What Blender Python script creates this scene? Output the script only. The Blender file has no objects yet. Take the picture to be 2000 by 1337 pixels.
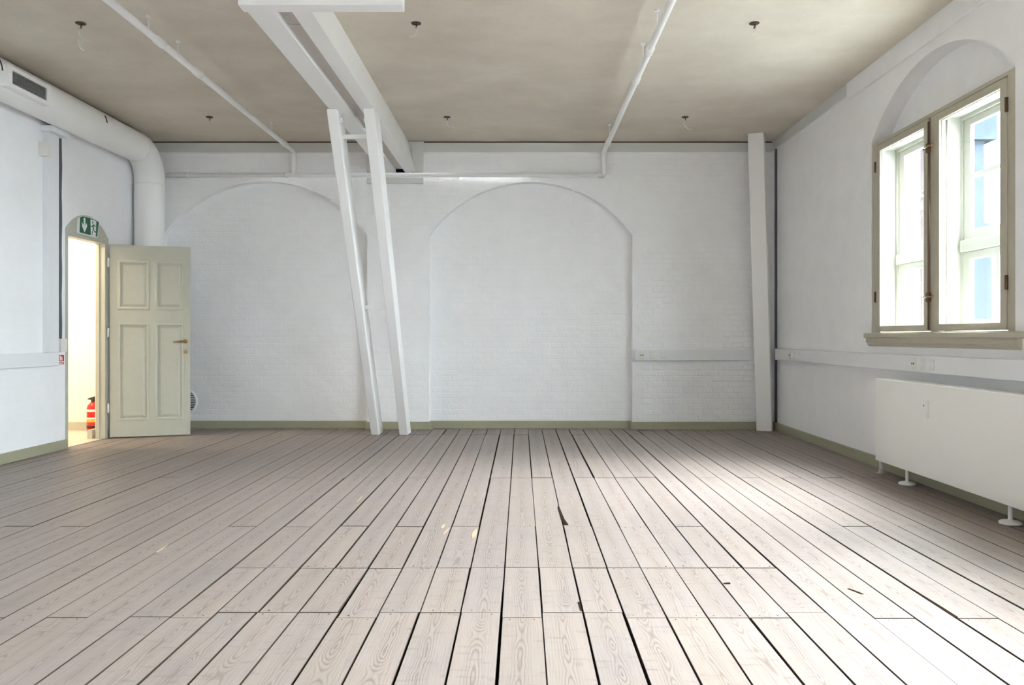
import bpy, bmesh, math, random
from mathutils import Vector, Matrix
random.seed(11)
S = bpy.context.scene
C = S.collection

# ------------------------------------------------------------------ camera
F, VX, VY, EYE = 1550.0, 1018.0, 658.0, 1.10      # focal length and vanishing point in pixels of 2000x1337
cam = bpy.data.cameras.new('camera')
cam.sensor_width = 36.0
cam.lens = 36.0 * F / 2000.0
cam.shift_x = (1000.0 - VX) / 2000.0
cam.shift_y = (VY - 668.5) / 2000.0
cam.clip_start = 0.05
cam.clip_end = 300
camo = bpy.data.objects.new('camera', cam)
C.objects.link(camo)
camo.location = (0, 0, EYE)
camo.rotation_euler = (math.pi / 2, 0, 0)
S.camera = camo

# ------------------------------------------------------------------ sky (overcast) and exposure
W = bpy.data.worlds.new('overcast_sky')
S.world = W
W.use_nodes = True
nt = W.node_tree
nt.nodes.clear()
_o = nt.nodes.new('ShaderNodeOutputWorld')
_b = nt.nodes.new('ShaderNodeBackground')
_tc = nt.nodes.new('ShaderNodeTexCoord')
_sx = nt.nodes.new('ShaderNodeSeparateXYZ')
_mr = nt.nodes.new('ShaderNodeMapRange')
_mr.inputs['From Min'].default_value = 0.0
_mr.inputs['From Max'].default_value = 1.0
_mr.inputs['To Min'].default_value = 0.6
_mr.inputs['To Max'].default_value = 1.6
_ml = nt.nodes.new('ShaderNodeMath')
_ml.operation = 'MULTIPLY'
_ml.inputs[1].default_value = 10.0
_b.inputs['Color'].default_value = (0.84, 0.905, 1.0, 1)
nt.links.new(_tc.outputs['Generated'], _sx.inputs[0])
nt.links.new(_sx.outputs['Z'], _mr.inputs['Value'])
nt.links.new(_mr.outputs['Result'], _ml.inputs[0])
nt.links.new(_ml.outputs[0], _b.inputs['Strength'])
nt.links.new(_b.outputs[0], _o.inputs['Surface'])
S.view_settings.view_transform = 'Standard'
S.view_settings.look = 'None'
S.view_settings.exposure = 3.0
S.view_settings.gamma = 1.0
S.view_settings.use_curve_mapping = False
S.cycles.use_denoising = True
S.cycles.max_bounces = 14
S.cycles.diffuse_bounces = 8
S.cycles.transparent_max_bounces = 24
S.cycles.sample_clamp_indirect = 6.0

# hazy sun behind thin cloud: a wide soft source high on the window side
sun = bpy.data.lights.new('hazy_sun', 'SUN')
sun.energy = 12.0
sun.angle = math.radians(55)
sun.color = (0.97, 0.96, 1.0)
suno = bpy.data.objects.new('hazy_sun', sun)
C.objects.link(suno)
suno.rotation_euler = Vector((-1.0, -0.25, -0.95)).to_track_quat('-Z', 'Y').to_euler()

# ------------------------------------------------------------------ main dimensions (metres)
XL, XR, YB, YN, YF, ZC = -4.50, 3.02, 9.47, 9.58, -4.2, 3.43
WIN_YC, WIN_HALF, WIN_ZB, WIN_ZS, WIN_RISE = 5.848, 0.9975, 1.10, 2.77, 0.43
WIN_STEP = -2.95
N_WIN = 4
WT = 0.42                                          # thickness of the outer wall

# daylight portals: help the renderer find the sky through the window openings (they emit nothing)
for i in range(N_WIN):
    L = bpy.data.lights.new('window_portal', 'AREA')
    L.shape = 'RECTANGLE'
    L.size, L.size_y = 1.95, 1.7
    L.cycles.is_portal = True
    lo = bpy.data.objects.new('window_portal', L)
    C.objects.link(lo)
    lo.location = (XR + WT + 0.02, WIN_YC + i * WIN_STEP, 1.92)
    lo.rotation_euler = (0, math.pi / 2, 0)
# ------------------------------------------------------------------ materials
def new_mat(name):
    m = bpy.data.materials.new(name)
    m.use_nodes = True
    n = m.node_tree.nodes
    return m, n, m.node_tree.links, n['Principled BSDF']

def plain(name, col, rough=0.55, metal=0.0, bump=0.0, scale=60.0, var=0.0, stretch=None):
    m, n, l, p = new_mat(name)
    p.inputs['Base Color'].default_value = (*col, 1)
    p.inputs['Roughness'].default_value = rough
    p.inputs['Metallic'].default_value = metal
    if bump or var:
        tc = n.new('ShaderNodeTexCoord')
        nz = n.new('ShaderNodeTexNoise')
        nz.inputs['Scale'].default_value = scale
        nz.inputs['Detail'].default_value = 4
        src = tc.outputs['Object']
        if stretch:
            mp = n.new('ShaderNodeMapping')
            mp.inputs['Scale'].default_value = stretch
            l.new(src, mp.inputs['Vector'])
            src = mp.outputs['Vector']
        l.new(src, nz.inputs['Vector'])
        if bump:
            b = n.new('ShaderNodeBump')
            b.inputs['Strength'].default_value = bump
            b.inputs['Distance'].default_value = 0.01
            l.new(nz.outputs['Fac'], b.inputs['Height'])
            l.new(b.outputs['Normal'], p.inputs['Normal'])
        if var:
            mx = n.new('ShaderNodeMix')
            mx.data_type = 'RGBA'
            mx.inputs['A'].default_value = (*[c * (1 - var) for c in col], 1)
            mx.inputs['B'].default_value = (*[min(1, c * (1 + var)) for c in col], 1)
            l.new(nz.outputs['Fac'], mx.inputs['Factor'])
            l.new(mx.outputs['Result'], p.inputs['Base Color'])
    return m

def wall_mat(name, col, brick=0.0, lump=0.25):
    """white paint on old masonry: large lumps, brush grain and a faint brick relief"""
    m, n, l, p = new_mat(name)
    p.inputs['Roughness'].default_value = 0.62
    geo = n.new('ShaderNodeNewGeometry')
    big = n.new('ShaderNodeTexNoise')
    big.inputs['Scale'].default_value = 5.0
    big.inputs['Detail'].default_value = 3
    fine = n.new('ShaderNodeTexNoise')
    fine.inputs['Scale'].default_value = 55.0
    fine.inputs['Detail'].default_value = 5
    l.new(geo.outputs['Position'], big.inputs['Vector'])
    l.new(geo.outputs['Position'], fine.inputs['Vector'])
    add = n.new('ShaderNodeMath')
    add.operation = 'MULTIPLY_ADD'
    add.inputs[1].default_value = 0.35
    l.new(fine.outputs['Fac'], add.inputs[0])
    l.new(big.outputs['Fac'], add.inputs[2])
    b1 = n.new('ShaderNodeBump')
    b1.inputs['Strength'].default_value = lump
    b1.inputs['Distance'].default_value = 0.02
    l.new(add.outputs[0], b1.inputs['Height'])
    last = b1
    if brick:
        sep = n.new('ShaderNodeSeparateXYZ')
        l.new(geo.outputs['Position'], sep.inputs[0])
        sm = n.new('ShaderNodeMath')
        sm.operation = 'ADD'
        l.new(sep.outputs['X'], sm.inputs[0])
        l.new(sep.outputs['Y'], sm.inputs[1])
        cb = n.new('ShaderNodeCombineXYZ')
        l.new(sm.outputs[0], cb.inputs['X'])
        l.new(sep.outputs['Z'], cb.inputs['Y'])
        wob = n.new('ShaderNodeVectorMath')
        wob.operation = 'MULTIPLY_ADD'
        wob.inputs[1].default_value = (0.012, 0.012, 0.0)
        nv = n.new('ShaderNodeTexNoise')
        nv.inputs['Scale'].default_value = 6
        l.new(geo.outputs['Position'], nv.inputs['Vector'])
        l.new(nv.outputs['Color'], wob.inputs[0])
        l.new(cb.outputs[0], wob.inputs[2])
        br = n.new('ShaderNodeTexBrick')
        br.inputs['Scale'].default_value = 1.0
        br.inputs['Brick Width'].default_value = 0.24
        br.inputs['Row Height'].default_value = 0.0667
        br.inputs['Mortar Size'].default_value = 0.006
        br.inputs['Mortar Smooth'].default_value = 1.0
        br.inputs['Color1'].default_value = (1, 1, 1, 1)
        br.inputs['Color2'].default_value = (0.8, 0.8, 0.8, 1)
        br.inputs['Mortar'].default_value = (0, 0, 0, 1)
        l.new(wob.outputs[0], br.inputs['Vector'])
        b2 = n.new('ShaderNodeBump')
        b2.inputs['Strength'].default_value = brick
        b2.inputs['Distance'].default_value = 0.004
        l.new(br.outputs['Color'], b2.inputs['Height'])
        l.new(b1.outputs['Normal'], b2.inputs['Normal'])
        last = b2
    l.new(last.outputs['Normal'], p.inputs['Normal'])
    mx = n.new('ShaderNodeMix')
    mx.data_type = 'RGBA'
    mx.inputs['A'].default_value = (*[c * 0.95 for c in col], 1)
    mx.inputs['B'].default_value = (*[min(1, c * 1.04) for c in col], 1)
    l.new(big.outputs['Fac'], mx.inputs['Factor'])
    l.new(mx.outputs['Result'], p.inputs['Base Color'])
    return m

def ceiling_mat():
    m, n, l, p = new_mat('raw_plaster_board')
    p.inputs['Roughness'].default_value = 0.8
    geo = n.new('ShaderNodeNewGeometry')
    mp = n.new('ShaderNodeMapping')
    mp.inputs['Scale'].default_value = (0.9, 1.15, 1)
    l.new(geo.outputs['Position'], mp.inputs['Vector'])
    a = n.new('ShaderNodeTexNoise')
    a.inputs['Scale'].default_value = 1.6
    a.inputs['Detail'].default_value = 6
    a.inputs['Roughness'].default_value = 0.62
    l.new(mp.outputs['Vector'], a.inputs['Vector'])
    r = n.new('ShaderNodeValToRGB')
    r.color_ramp.elements[0].position = 0.33
    r.color_ramp.elements[0].color = (0.58, 0.525, 0.445, 1)
    r.color_ramp.elements[1].position = 0.72
    r.color_ramp.elements[1].color = (0.69, 0.635, 0.55, 1)
    l.new(a.outputs['Fac'], r.inputs['Fac'])
    g = n.new('ShaderNodeTexNoise')
    g.inputs['Scale'].default_value = 70
    g.inputs['Detail'].default_value = 3
    l.new(geo.outputs['Position'], g.inputs['Vector'])
    mx = n.new('ShaderNodeMix')
    mx.data_type = 'RGBA'
    mx.blend_type = 'MULTIPLY'
    mx.inputs['Factor'].default_value = 0.25
    l.new(r.outputs['Color'], mx.inputs['A'])
    gr = n.new('ShaderNodeMapRange')
    gr.inputs['To Min'].default_value = 0.7
    gr.inputs['To Max'].default_value = 1.25
    l.new(g.outputs['Fac'], gr.inputs['Value'])
    cc = n.new('ShaderNodeCombineColor')
    for k in range(3):
        l.new(gr.outputs['Result'], cc.inputs[k])
    l.new(cc.outputs['Color'], mx.inputs['B'])
    l.new(mx.outputs['Result'], p.inputs['Base Color'])
    b = n.new('ShaderNodeBump')
    b.inputs['Strength'].default_value = 0.12
    b.inputs['Distance'].default_value = 0.01
    l.new(g.outputs['Fac'], b.inputs['Height'])
    l.new(b.outputs['Normal'], p.inputs['Normal'])
    return m

def plank_mat():
    """lye-treated pine: long grain, oval cathedral figure down the middle, knots and cross scuffs; differs per plank"""
    m, n, l, p = new_mat('limed_pine_plank')
    tc = n.new('ShaderNodeTexCoord')
    oi = n.new('ShaderNodeObjectInfo')
    def math_(op, a, b=None, c=None, clamp=False):
        x = n.new('ShaderNodeMath')
        x.operation = op
        x.use_clamp = clamp
        for i, v in enumerate((a, b, c)):
            if v is None:
                continue
            if isinstance(v, (int, float)):
                x.inputs[i].default_value = v
            else:
                l.new(v, x.inputs[i])
        return x.outputs[0]
    sep = n.new('ShaderNodeSeparateXYZ')
    l.new(tc.outputs['Object'], sep.inputs[0])
    rnd = oi.outputs['Random']
    seed = math_('MULTIPLY', rnd, 91.0)
    # slow wander along the board
    def noise(x, y, z, scale, detail=2.0, rough=0.5):
        cb = n.new('ShaderNodeCombineXYZ')
        for i, v in enumerate((x, y, z)):
            if isinstance(v, (int, float)):
                cb.inputs[i].default_value = v
            else:
                l.new(v, cb.inputs[i])
        t = n.new('ShaderNodeTexNoise')
        t.inputs['Scale'].default_value = scale
        t.inputs['Detail'].default_value = detail
        t.inputs['Roughness'].default_value = rough
        l.new(cb.outputs[0], t.inputs['Vector'])
        return t.outputs['Fac']
    wand = noise(0.0, sep.outputs['Y'], seed, 1.5, 2.0)
    side = math_('MULTIPLY_ADD', noise(3.0, sep.outputs['Y'], seed, 0.7, 1.0), 0.10, -0.05)
    warp = math_('MULTIPLY_ADD', noise(sep.outputs['X'], sep.outputs['Y'], seed, 7.0, 3.0), 0.022, -0.011)
    xx = math_('ADD', math_('ADD', sep.outputs['X'], side), warp)
    hh = math_('MULTIPLY_ADD', wand, 0.34, -0.17)                 # depth of the heart under the surface
    rad = math_('SQRT', math_('ADD', math_('MULTIPLY', xx, xx), math_('MULTIPLY', math_('MULTIPLY', hh, hh), 0.35)))
    ring = math_('SINE', math_('MULTIPLY', rad, 680.0))
    ring = math_('POWER', math_('MULTIPLY_ADD', ring, 0.5, 0.5), 2.2)
    fade = math_('SUBTRACT', 1.0, math_('MULTIPLY', math_('ABSOLUTE', xx), 24.0), clamp=True)
    fade = math_('MULTIPLY_ADD', fade, 1.15, 0.10)
    ring = math_('MULTIPLY', ring, fade)
    fibre = noise(math_('MULTIPLY', sep.outputs['X'], 45.0), math_('MULTIPLY', sep.outputs['Y'], 1.6), seed, 3.0, 4.0)
    blot = noise(math_('MULTIPLY', sep.outputs['X'], 2.0), math_('MULTIPLY', sep.outputs['Y'], 1.2), seed, 2.2, 4.0, 0.6)
    scuff = noise(math_('MULTIPLY', sep.outputs['X'], 7.0), math_('MULTIPLY', sep.outputs['Y'], 26.0), seed, 1.4, 2.0)
    scuff = math_('MULTIPLY', math_('SUBTRACT', scuff, 0.585, clamp=True), 4.5, clamp=True)
    # knots
    vc = n.new('ShaderNodeCombineXYZ')
    l.new(math_('MULTIPLY', sep.outputs['X'], 3.0), vc.inputs[0])
    l.new(math_('MULTIPLY', sep.outputs['Y'], 2.4), vc.inputs[1])
    l.new(seed, vc.inputs[2])
    vo = n.new('ShaderNodeTexVoronoi')
    vo.inputs['Scale'].default_value = 1.0
    l.new(vc.outputs[0], vo.inputs['Vector'])
    knot = math_('MULTIPLY', math_('SUBTRACT', 0.075, vo.outputs['Distance'], clamp=True), 9.0, clamp=True)
    # colours
    tint = n.new('ShaderNodeValToRGB')
    els = tint.color_ramp.elements
    els[0].position = 0.0
    els[0].color = (0.276, 0.228, 0.204, 1)
    els[1].position = 1.0
    els[1].color = (0.297, 0.249, 0.217, 1)
    for pos, col in ((0.3, (0.272, 0.234, 0.216)), (0.6, (0.303, 0.255, 0.232)), (0.8, (0.264, 0.223, 0.203))):
        e = els.new(pos)
        e.color = (*col, 1)
    l.new(math_('FRACT', math_('MULTIPLY', rnd, 7.31)), tint.inputs['Fac'])
    def mixc(fac, a, b, mode='MIX'):
        x = n.new('ShaderNodeMix')
        x.data_type = 'RGBA'
        x.blend_type = mode
        if isinstance(fac, (int, float)):
            x.inputs['Factor'].default_value = fac
        else:
            l.new(fac, x.inputs['Factor'])
        for key, v in (('A', a), ('B', b)):
            if isinstance(v, tuple):
                x.inputs[key].default_value = (*v, 1)
            else:
                l.new(v, x.inputs[key])
        return x.outputs['Result']
    c = tint.outputs['Color']
    c = mixc(math_('MULTIPLY', math_('SUBTRACT', blot, 0.42, clamp=True), 1.5, clamp=True), c, (0.312, 0.251, 0.202))
    c = mixc(math_('MULTIPLY', math_('SUBTRACT', 0.45, blot, clamp=True), 2.2, clamp=True), c, (0.229, 0.194, 0.185))
    c = mixc(math_('MULTIPLY', ring, 0.66), c, (0.166, 0.126, 0.111))
    c = mixc(math_('MULTIPLY', math_('SUBTRACT', fibre, 0.42, clamp=True), 0.9, clamp=True), c, (0.185, 0.151, 0.138))
    c = mixc(math_('MULTIPLY', scuff, 0.6), c, (0.140, 0.118, 0.110))
    c = mixc(math_('MULTIPLY', knot, 0.75), c, (0.098, 0.069, 0.058))
    # board sides and eased edges coloured dark to put shade into the gaps
    geo = n.new('ShaderNodeNewGeometry')
    sn = n.new('ShaderNodeSeparateXYZ')
    l.new(geo.outputs['True Normal'], sn.inputs[0])
    sidef = math_('LESS_THAN', math_('ABSOLUTE', sn.outputs['Z']), 0.85)
    c = mixc(sidef, c, (0.045, 0.03, 0.022))
    l.new(c, p.inputs['Base Color'])
    p.inputs['Roughness'].default_value = 0.5
    p.inputs['Specular IOR Level'].default_value = 0.35
    b = n.new('ShaderNodeBump')
    b.inputs['Strength'].default_value = 0.25
    b.inputs['Distance'].default_value = 0.003
    l.new(math_('ADD', math_('MULTIPLY', ring, -0.5), math_('MULTIPLY', fibre, 1.0)), b.inputs['Height'])
    l.new(b.outputs['Normal'], p.inputs['Normal'])
    return m

def glass_mat():
    m, n, l, p = new_mat('window_glass')
    n.remove(p)
    t = n.new('ShaderNodeBsdfTransparent')
    t.inputs['Color'].default_value = (0.97, 0.985, 0.98, 1)
    g = n.new('ShaderNodeBsdfGlossy')
    g.inputs['Roughness'].default_value = 0.02
    mx = n.new('ShaderNodeMixShader')
    mx.inputs[0].default_value = 0.045
    l.new(t.outputs[0], mx.inputs[1])
    l.new(g.outputs[0], mx.inputs[2])
    l.new(mx.outputs[0], n['Material Output'].inputs['Surface'])
    return m

def brickwork_mat():
    m, n, l, p = new_mat('red_brickwork')
    geo = n.new('ShaderNodeNewGeometry')
    sep = n.new('ShaderNodeSeparateXYZ')
    l.new(geo.outputs['Position'], sep.inputs[0])
    ad = n.new('ShaderNodeMath')
    l.new(sep.outputs['X'], ad.inputs[0])
    l.new(sep.outputs['Y'], ad.inputs[1])
    cb = n.new('ShaderNodeCombineXYZ')
    l.new(ad.outputs[0], cb.inputs['X'])
    l.new(sep.outputs['Z'], cb.inputs['Y'])
    br = n.new('ShaderNodeTexBrick')
    br.inputs['Scale'].default_value = 1
    br.inputs['Brick Width'].default_value = 0.24
    br.inputs['Row Height'].default_value = 0.0667
    br.inputs['Mortar Size'].default_value = 0.008
    br.inputs['Color1'].default_value = (0.025, 0.0145, 0.012, 1)
    br.inputs['Color2'].default_value = (0.019, 0.0135, 0.0125, 1)
    br.inputs['Mortar'].default_value = (0.021, 0.019, 0.018, 1)
    l.new(cb.outputs[0], br.inputs['Vector'])
    l.new(br.outputs['Color'], p.inputs['Base Color'])
    p.inputs['Roughness'].default_value = 0.85
    return m

def emit_mat(name, col, k):
    m, n, l, p = new_mat(name)
    p.inputs['Base Color'].default_value = (*col, 1)
    p.inputs['Emission Color'].default_value = (*col, 1)
    p.inputs['Emission Strength'].default_value = k
    return m

WHITE = (0.85, 0.855, 0.868)
M = dict(
    wall_b=wall_mat('white_painted_brick', WHITE, 0.0, 0.42),
    wall_l=wall_mat('white_painted_masonry', WHITE, 0.22, 0.22),
    wall_r=wall_mat('white_painted_plaster', WHITE, 0.10, 0.22),
    hall=wall_mat('hall_painted_brick', (0.84, 0.82, 0.78), 0.35, 0.2),
    ceil=ceiling_mat(), plank=plank_mat(), glass=glass_mat(),
    sub=plain('dark_subfloor', (0.015, 0.011, 0.008), 0.95),
    white=plain('white_gloss_paint', (0.84, 0.84, 0.835), 0.4, bump=0.05, scale=25),
    timber=plain('white_painted_timber', (0.84, 0.84, 0.835), 0.45, bump=0.12, scale=14, stretch=(3, 3, 0.6)),
    board=plain('grey_white_board', (0.62, 0.63, 0.61), 0.6, bump=0.1, scale=20),
    infill=plain('greyed_infill_board', (0.52, 0.49, 0.46), 0.6, bump=0.15, scale=30, var=0.08),
    duct=plain('painted_sheet_metal', (0.83, 0.83, 0.82), 0.45, bump=0.06, scale=9),
    olive=plain('olive_paint', (0.47, 0.475, 0.40), 0.42, bump=0.06, scale=18, var=0.05),
    olive_w=plain('olive_window_paint', (0.44, 0.41, 0.325), 0.45, bump=0.1, scale=25, var=0.06),
    olive_b=plain('olive_skirting_paint', (0.35, 0.34, 0.235), 0.5, bump=0.06, scale=18, var=0.05),
    outer=plain('cream_white_window_paint', (0.44, 0.445, 0.40), 0.4),
    plastic=plain('white_plastic', (0.755, 0.77, 0.79), 0.35),
    plastic2=plain('ivory_plastic', (0.74, 0.73, 0.69), 0.35),
    rad=plain('radiator_enamel', (0.88, 0.88, 0.85), 0.4),
    steel=plain('brushed_steel', (0.55, 0.53, 0.50), 0.35, 0.9),
    brass=plain('brass', (0.30, 0.19, 0.085), 0.28, 1.0),
    rust=plain('brown_iron', (0.16, 0.10, 0.07), 0.5, 0.6),
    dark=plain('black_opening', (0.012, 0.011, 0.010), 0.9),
    cable=plain('dark_grey_cable_and_shadow', (0.10, 0.11, 0.13), 0.6),
    wire=plain('white_wire', (0.80, 0.78, 0.74), 0.5),
    hole=plain('ceiling_box_and_shadow_brown', (0.07, 0.05, 0.035), 0.8),
    grille=plain('grey_grille_metal', (0.28, 0.28, 0.27), 0.5, 0.3),
    green=plain('sign_green', (0.006, 0.115, 0.052), 0.45),
    signw=plain('sign_white', (0.80, 0.82, 0.80), 0.45),
    red=plain('sign_red', (0.50, 0.015, 0.03), 0.45),
    extred=plain('extinguisher_red', (0.60, 0.02, 0.02), 0.25),
    yellow=plain('label_yellow', (0.75, 0.45, 0.05), 0.4),
    black=plain('black_rubber', (0.02, 0.02, 0.02), 0.5),
    raw=plain('raw_split_wood', (0.50, 0.38, 0.24), 0.7, var=0.2, scale=40),
    nail=plain('nail_hole_dark', (0.03, 0.02, 0.015), 0.9),
    hallfloor=plain('hall_pale_floor', (0.66, 0.56, 0.45), 0.5, var=0.08, scale=6, stretch=(1, 8, 1)),
    brickext=brickwork_mat(),
    slate=plain('blue_grey_render', (0.019, 0.024, 0.031), 0.85, var=0.08, scale=2),
    ground=plain('grey_paving', (0.12, 0.12, 0.115), 0.9),
    lamp=emit_mat('lamp_glass', (1.0, 0.86, 0.66), 6.0),
)

for _k in ('slate', 'brickext', 'ground', 'nail', 'dark', 'sub'):
    M[_k].node_tree.nodes['Principled BSDF'].inputs['Specular IOR Level'].default_value = 0.0

# ------------------------------------------------------------------ mesh builder
WLOC = {}
class MB:
    def __init__(self):
        self.v, self.f = [], []
    def poly(self, pts):
        i = len(self.v)
        self.v += [tuple(p) for p in pts]
        self.f.append(tuple(range(i, i + len(pts))))
    def hexa(self, p):
        i = len(self.v)
        self.v += [tuple(q) for q in p]
        for a in ((0, 3, 2, 1), (4, 5, 6, 7), (0, 1, 5, 4), (1, 2, 6, 5), (2, 3, 7, 6), (3, 0, 4, 7)):
            self.f.append(tuple(i + k for k in a))
        return self
    def box(self, x0, x1, y0, y1, z0, z1):
        return self.hexa([(x0, y0, z0), (x1, y0, z0), (x1, y1, z0), (x0, y1, z0),
                          (x0, y0, z1), (x1, y0, z1), (x1, y1, z1), (x0, y1, z1)])
    def prism(self, poly, fn, a, b):
        """poly: 2d outline; fn(u, v, d) -> xyz; extruded from d=a to d=b"""
        i, n = len(self.v), len(poly)
        self.v += [tuple(fn(u, v, a)) for u, v in poly] + [tuple(fn(u, v, b)) for u, v in poly]
        self.f.append(tuple(range(i, i + n)))
        self.f.append(tuple(range(i + 2 * n - 1, i + n - 1, -1)))
        for k in range(n):
            q = (k + 1) % n
            self.f.append((i + k, i + n + k, i + n + q, i + q))
        return self
    def ring(self, o, h, fn, a, b):
        """rectangular frame: o, h = (u0, u1, v0, v1) outer and hole"""
        i = len(self.v)
        for d in (a, b):
            for r in (o, h):
                for u, v in ((r[0], r[2]), (r[1], r[2]), (r[1], r[3]), (r[0], r[3])):
                    self.v.append(tuple(fn(u, v, d)))
        for k in range(4):
            q = (k + 1) % 4
            self.f += [(i + k, i + q, i + 4 + q, i + 4 + k), (i + 8 + k, i + 12 + k, i + 12 + q, i + 8 + q),
                       (i + k, i + 8 + k, i + 8 + q, i + q), (i + 4 + k, i + 4 + q, i + 12 + q, i + 12 + k)]
        return self
    def tube(self, pts, r, n=12, caps=True):
        pts = [Vector(p) for p in pts]
        rs = r if isinstance(r, (list, tuple)) else [r] * len(pts)
        i0 = len(self.v)
        up = None
        for k, p in enumerate(pts):
            t = (pts[min(k + 1, len(pts) - 1)] - pts[max(k - 1, 0)]).normalized()
            if up is None:
                up = Vector((0, 0, 1)) if abs(t.z) < 0.9 else Vector((1, 0, 0))
            a = up - t * up.dot(t)
            a.normalize()
            up = a
            b = t.cross(a)
            for j in range(n):
                w = 2 * math.pi * j / n
                self.v.append(tuple(p + (a * math.cos(w) + b * math.sin(w)) * rs[k]))
        for k in range(len(pts) - 1):
            for j in range(n):
                q = (j + 1) % n
                self.f.append((i0 + k * n + j, i0 + k * n + q, i0 + (k + 1) * n + q, i0 + (k + 1) * n + j))
        if caps:
            self.f.append(tuple(i0 + j for j in range(n))[::-1])
            e = i0 + (len(pts) - 1) * n
            self.f.append(tuple(e + j for j in range(n)))
        return self
    def lathe(self, prof, origin, axis='Z', n=20):
        ox, oy, oz = origin
        i0 = len(self.v)
        for r, h in prof:
            for j in range(n):
                w = 2 * math.pi * j / n
                c, s = r * math.cos(w), r * math.sin(w)
                self.v.append((ox + c, oy + s, oz + h) if axis == 'Z' else
                              (ox + c, oy + h, oz + s) if axis == 'Y' else (ox + h, oy + c, oz + s))
        for k in range(len(prof) - 1):
            for j in range(n):
                q = (j + 1) % n
                self.f.append((i0 + k * n + j, i0 + k * n + q, i0 + (k + 1) * n + q, i0 + (k + 1) * n + j))
        self.f.append(tuple(i0 + j for j in range(n))[::-1])
        e = i0 + (len(prof) - 1) * n
        self.f.append(tuple(e + j for j in range(n)))
        return self
    def build(self, name, mat, parent=None, bevel=0.0, smooth=False, origin=None, seg=2):
        base = Vector(origin) if origin is not None else (Vector(WLOC[parent.name]) if parent else Vector((0, 0, 0)))
        me = bpy.data.meshes.new(name)
        me.from_pydata([tuple(Vector(p) - base) for p in self.v], [], self.f)
        bm = bmesh.new()
        bm.from_mesh(me)
        bmesh.ops.recalc_face_normals(bm, faces=bm.faces[:])
        if bevel:
            es = [e for e in bm.edges if len(e.link_faces) == 2 and e.calc_face_angle(0) > 0.6]
            bmesh.ops.bevel(bm, geom=es, offset=bevel, segments=seg, affect='EDGES', clamp_overlap=True, profile=0.5)
        if smooth:
            for f in bm.faces:
                f.smooth = len(f.verts) <= 4
        bm.to_mesh(me)
        bm.free()
        me.materials.append(M[mat] if isinstance(mat, str) else mat)
        ob = bpy.data.objects.new(name, me)
        C.objects.link(ob)
        if parent:
            ob.parent = parent
            ob.location = base - Vector(WLOC[parent.name])
        else:
            ob.location = base
        WLOC[ob.name] = tuple(base)
        return ob

def empty(name, loc):
    e = bpy.data.objects.new(name, None)
    e.empty_display_size = 0.1
    C.objects.link(e)
    e.location = loc
    WLOC[e.name] = tuple(loc)
    return e

def tag(o, label, cat, group=None, kind=None):
    o['label'] = label
    o['category'] = cat
    if group:
        o['group'] = group
    if kind:
        o['kind'] = kind
    return o

def copy_tree(o, parent=None, dl=(0, 0, 0)):
    c = o.copy()
    C.objects.link(c)
    if parent:
        c.parent = parent
    else:
        c.location = Vector(o.location) + Vector(dl)
    for ch in list(o.children):
        copy_tree(ch, c)
    return c

def arch_z(u, a, b, zs, rise):
    h = (b - a) / 2
    if rise <= 0:
        return zs
    R = (h * h + rise * rise) / (2 * rise)
    t = u - (a + b) / 2
    return zs + math.sqrt(max(0, R * R - t * t)) - (R - rise)

def arch_poly(a, b, zb, zs, rise, n=28):
    pts = [(a, zb), (b, zb)]
    for k in range(n + 1):
        u = b + (a - b) * k / n
        pts.append((u, arch_z(u, a, b, zs, rise)))
    return pts

def arch_wall(mb, u0, u1, z0, z1, ops, fn, thick, n=28, back=True):
    """wall panel with arched openings; fn(u, z, d): d = 0 room face, d = thick outer face"""
    def quad(ua, ub, za, zb, zc, zd):
        for d in ((0, thick) if back else (0,)):
            mb.poly([fn(ua, za, d), fn(ub, zb, d), fn(ub, zc, d), fn(ua, zd, d)])
    cur = u0
    for a, b, zb, zs, rise in sorted(ops):
        quad(cur, a, z0, z0, z1, z1)
        us = [a + (b - a) * k / n for k in range(n + 1)]
        for k in range(n):
            p, q = us[k], us[k + 1]
            zp, zq = arch_z(p, a, b, zs, rise), arch_z(q, a, b, zs, rise)
            if zb > z0:
                quad(p, q, z0, z0, zb, zb)
            quad(p, q, zp, zq, z1, z1)
            mb.poly([fn(p, zp, 0), fn(q, zq, 0), fn(q, zq, thick), fn(p, zp, thick)])
        for u in (a, b):
            mb.poly([fn(u, zb, 0), fn(u, zs, 0), fn(u, zs, thick), fn(u, zb, thick)])
        if zb > z0:
            mb.poly([fn(a, zb, 0), fn(b, zb, 0), fn(b, zb, thick), fn(a, zb, thick)])
        cur = b
    quad(cur, u1, z0, z0, z1, z1)
    for za in (z0, z1):
        mb.poly([fn(u0, za, 0), fn(u1, za, 0), fn(u1, za, thick), fn(u0, za, thick)])
    for ua in (u0, u1):
        mb.poly([fn(ua, z0, 0), fn(ua, z1, 0), fn(ua, z1, thick), fn(ua, z0, thick)])

fR = lambda u, z, d: (XR + d, u, z)          # right wall: u = y, d outwards
fL = lambda u, z, d: (XL - d, u, z)          # left wall
fB = lambda u, z, d: (u, YB + d, z)          # back wall
fF = lambda u, z, d: (u, YF - d, z)          # wall behind the camera

# ------------------------------------------------------------------ floor: every plank a board of its own
GAP = 0.1625
floor = MB().box(XL - 0.02, XR + 0.02, YF, YN + 0.02, -0.20, -0.075).build('floor', 'sub')
tag(floor, 'old limed pine plank floor with dark gaps between boards', 'floor', kind='structure')

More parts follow.
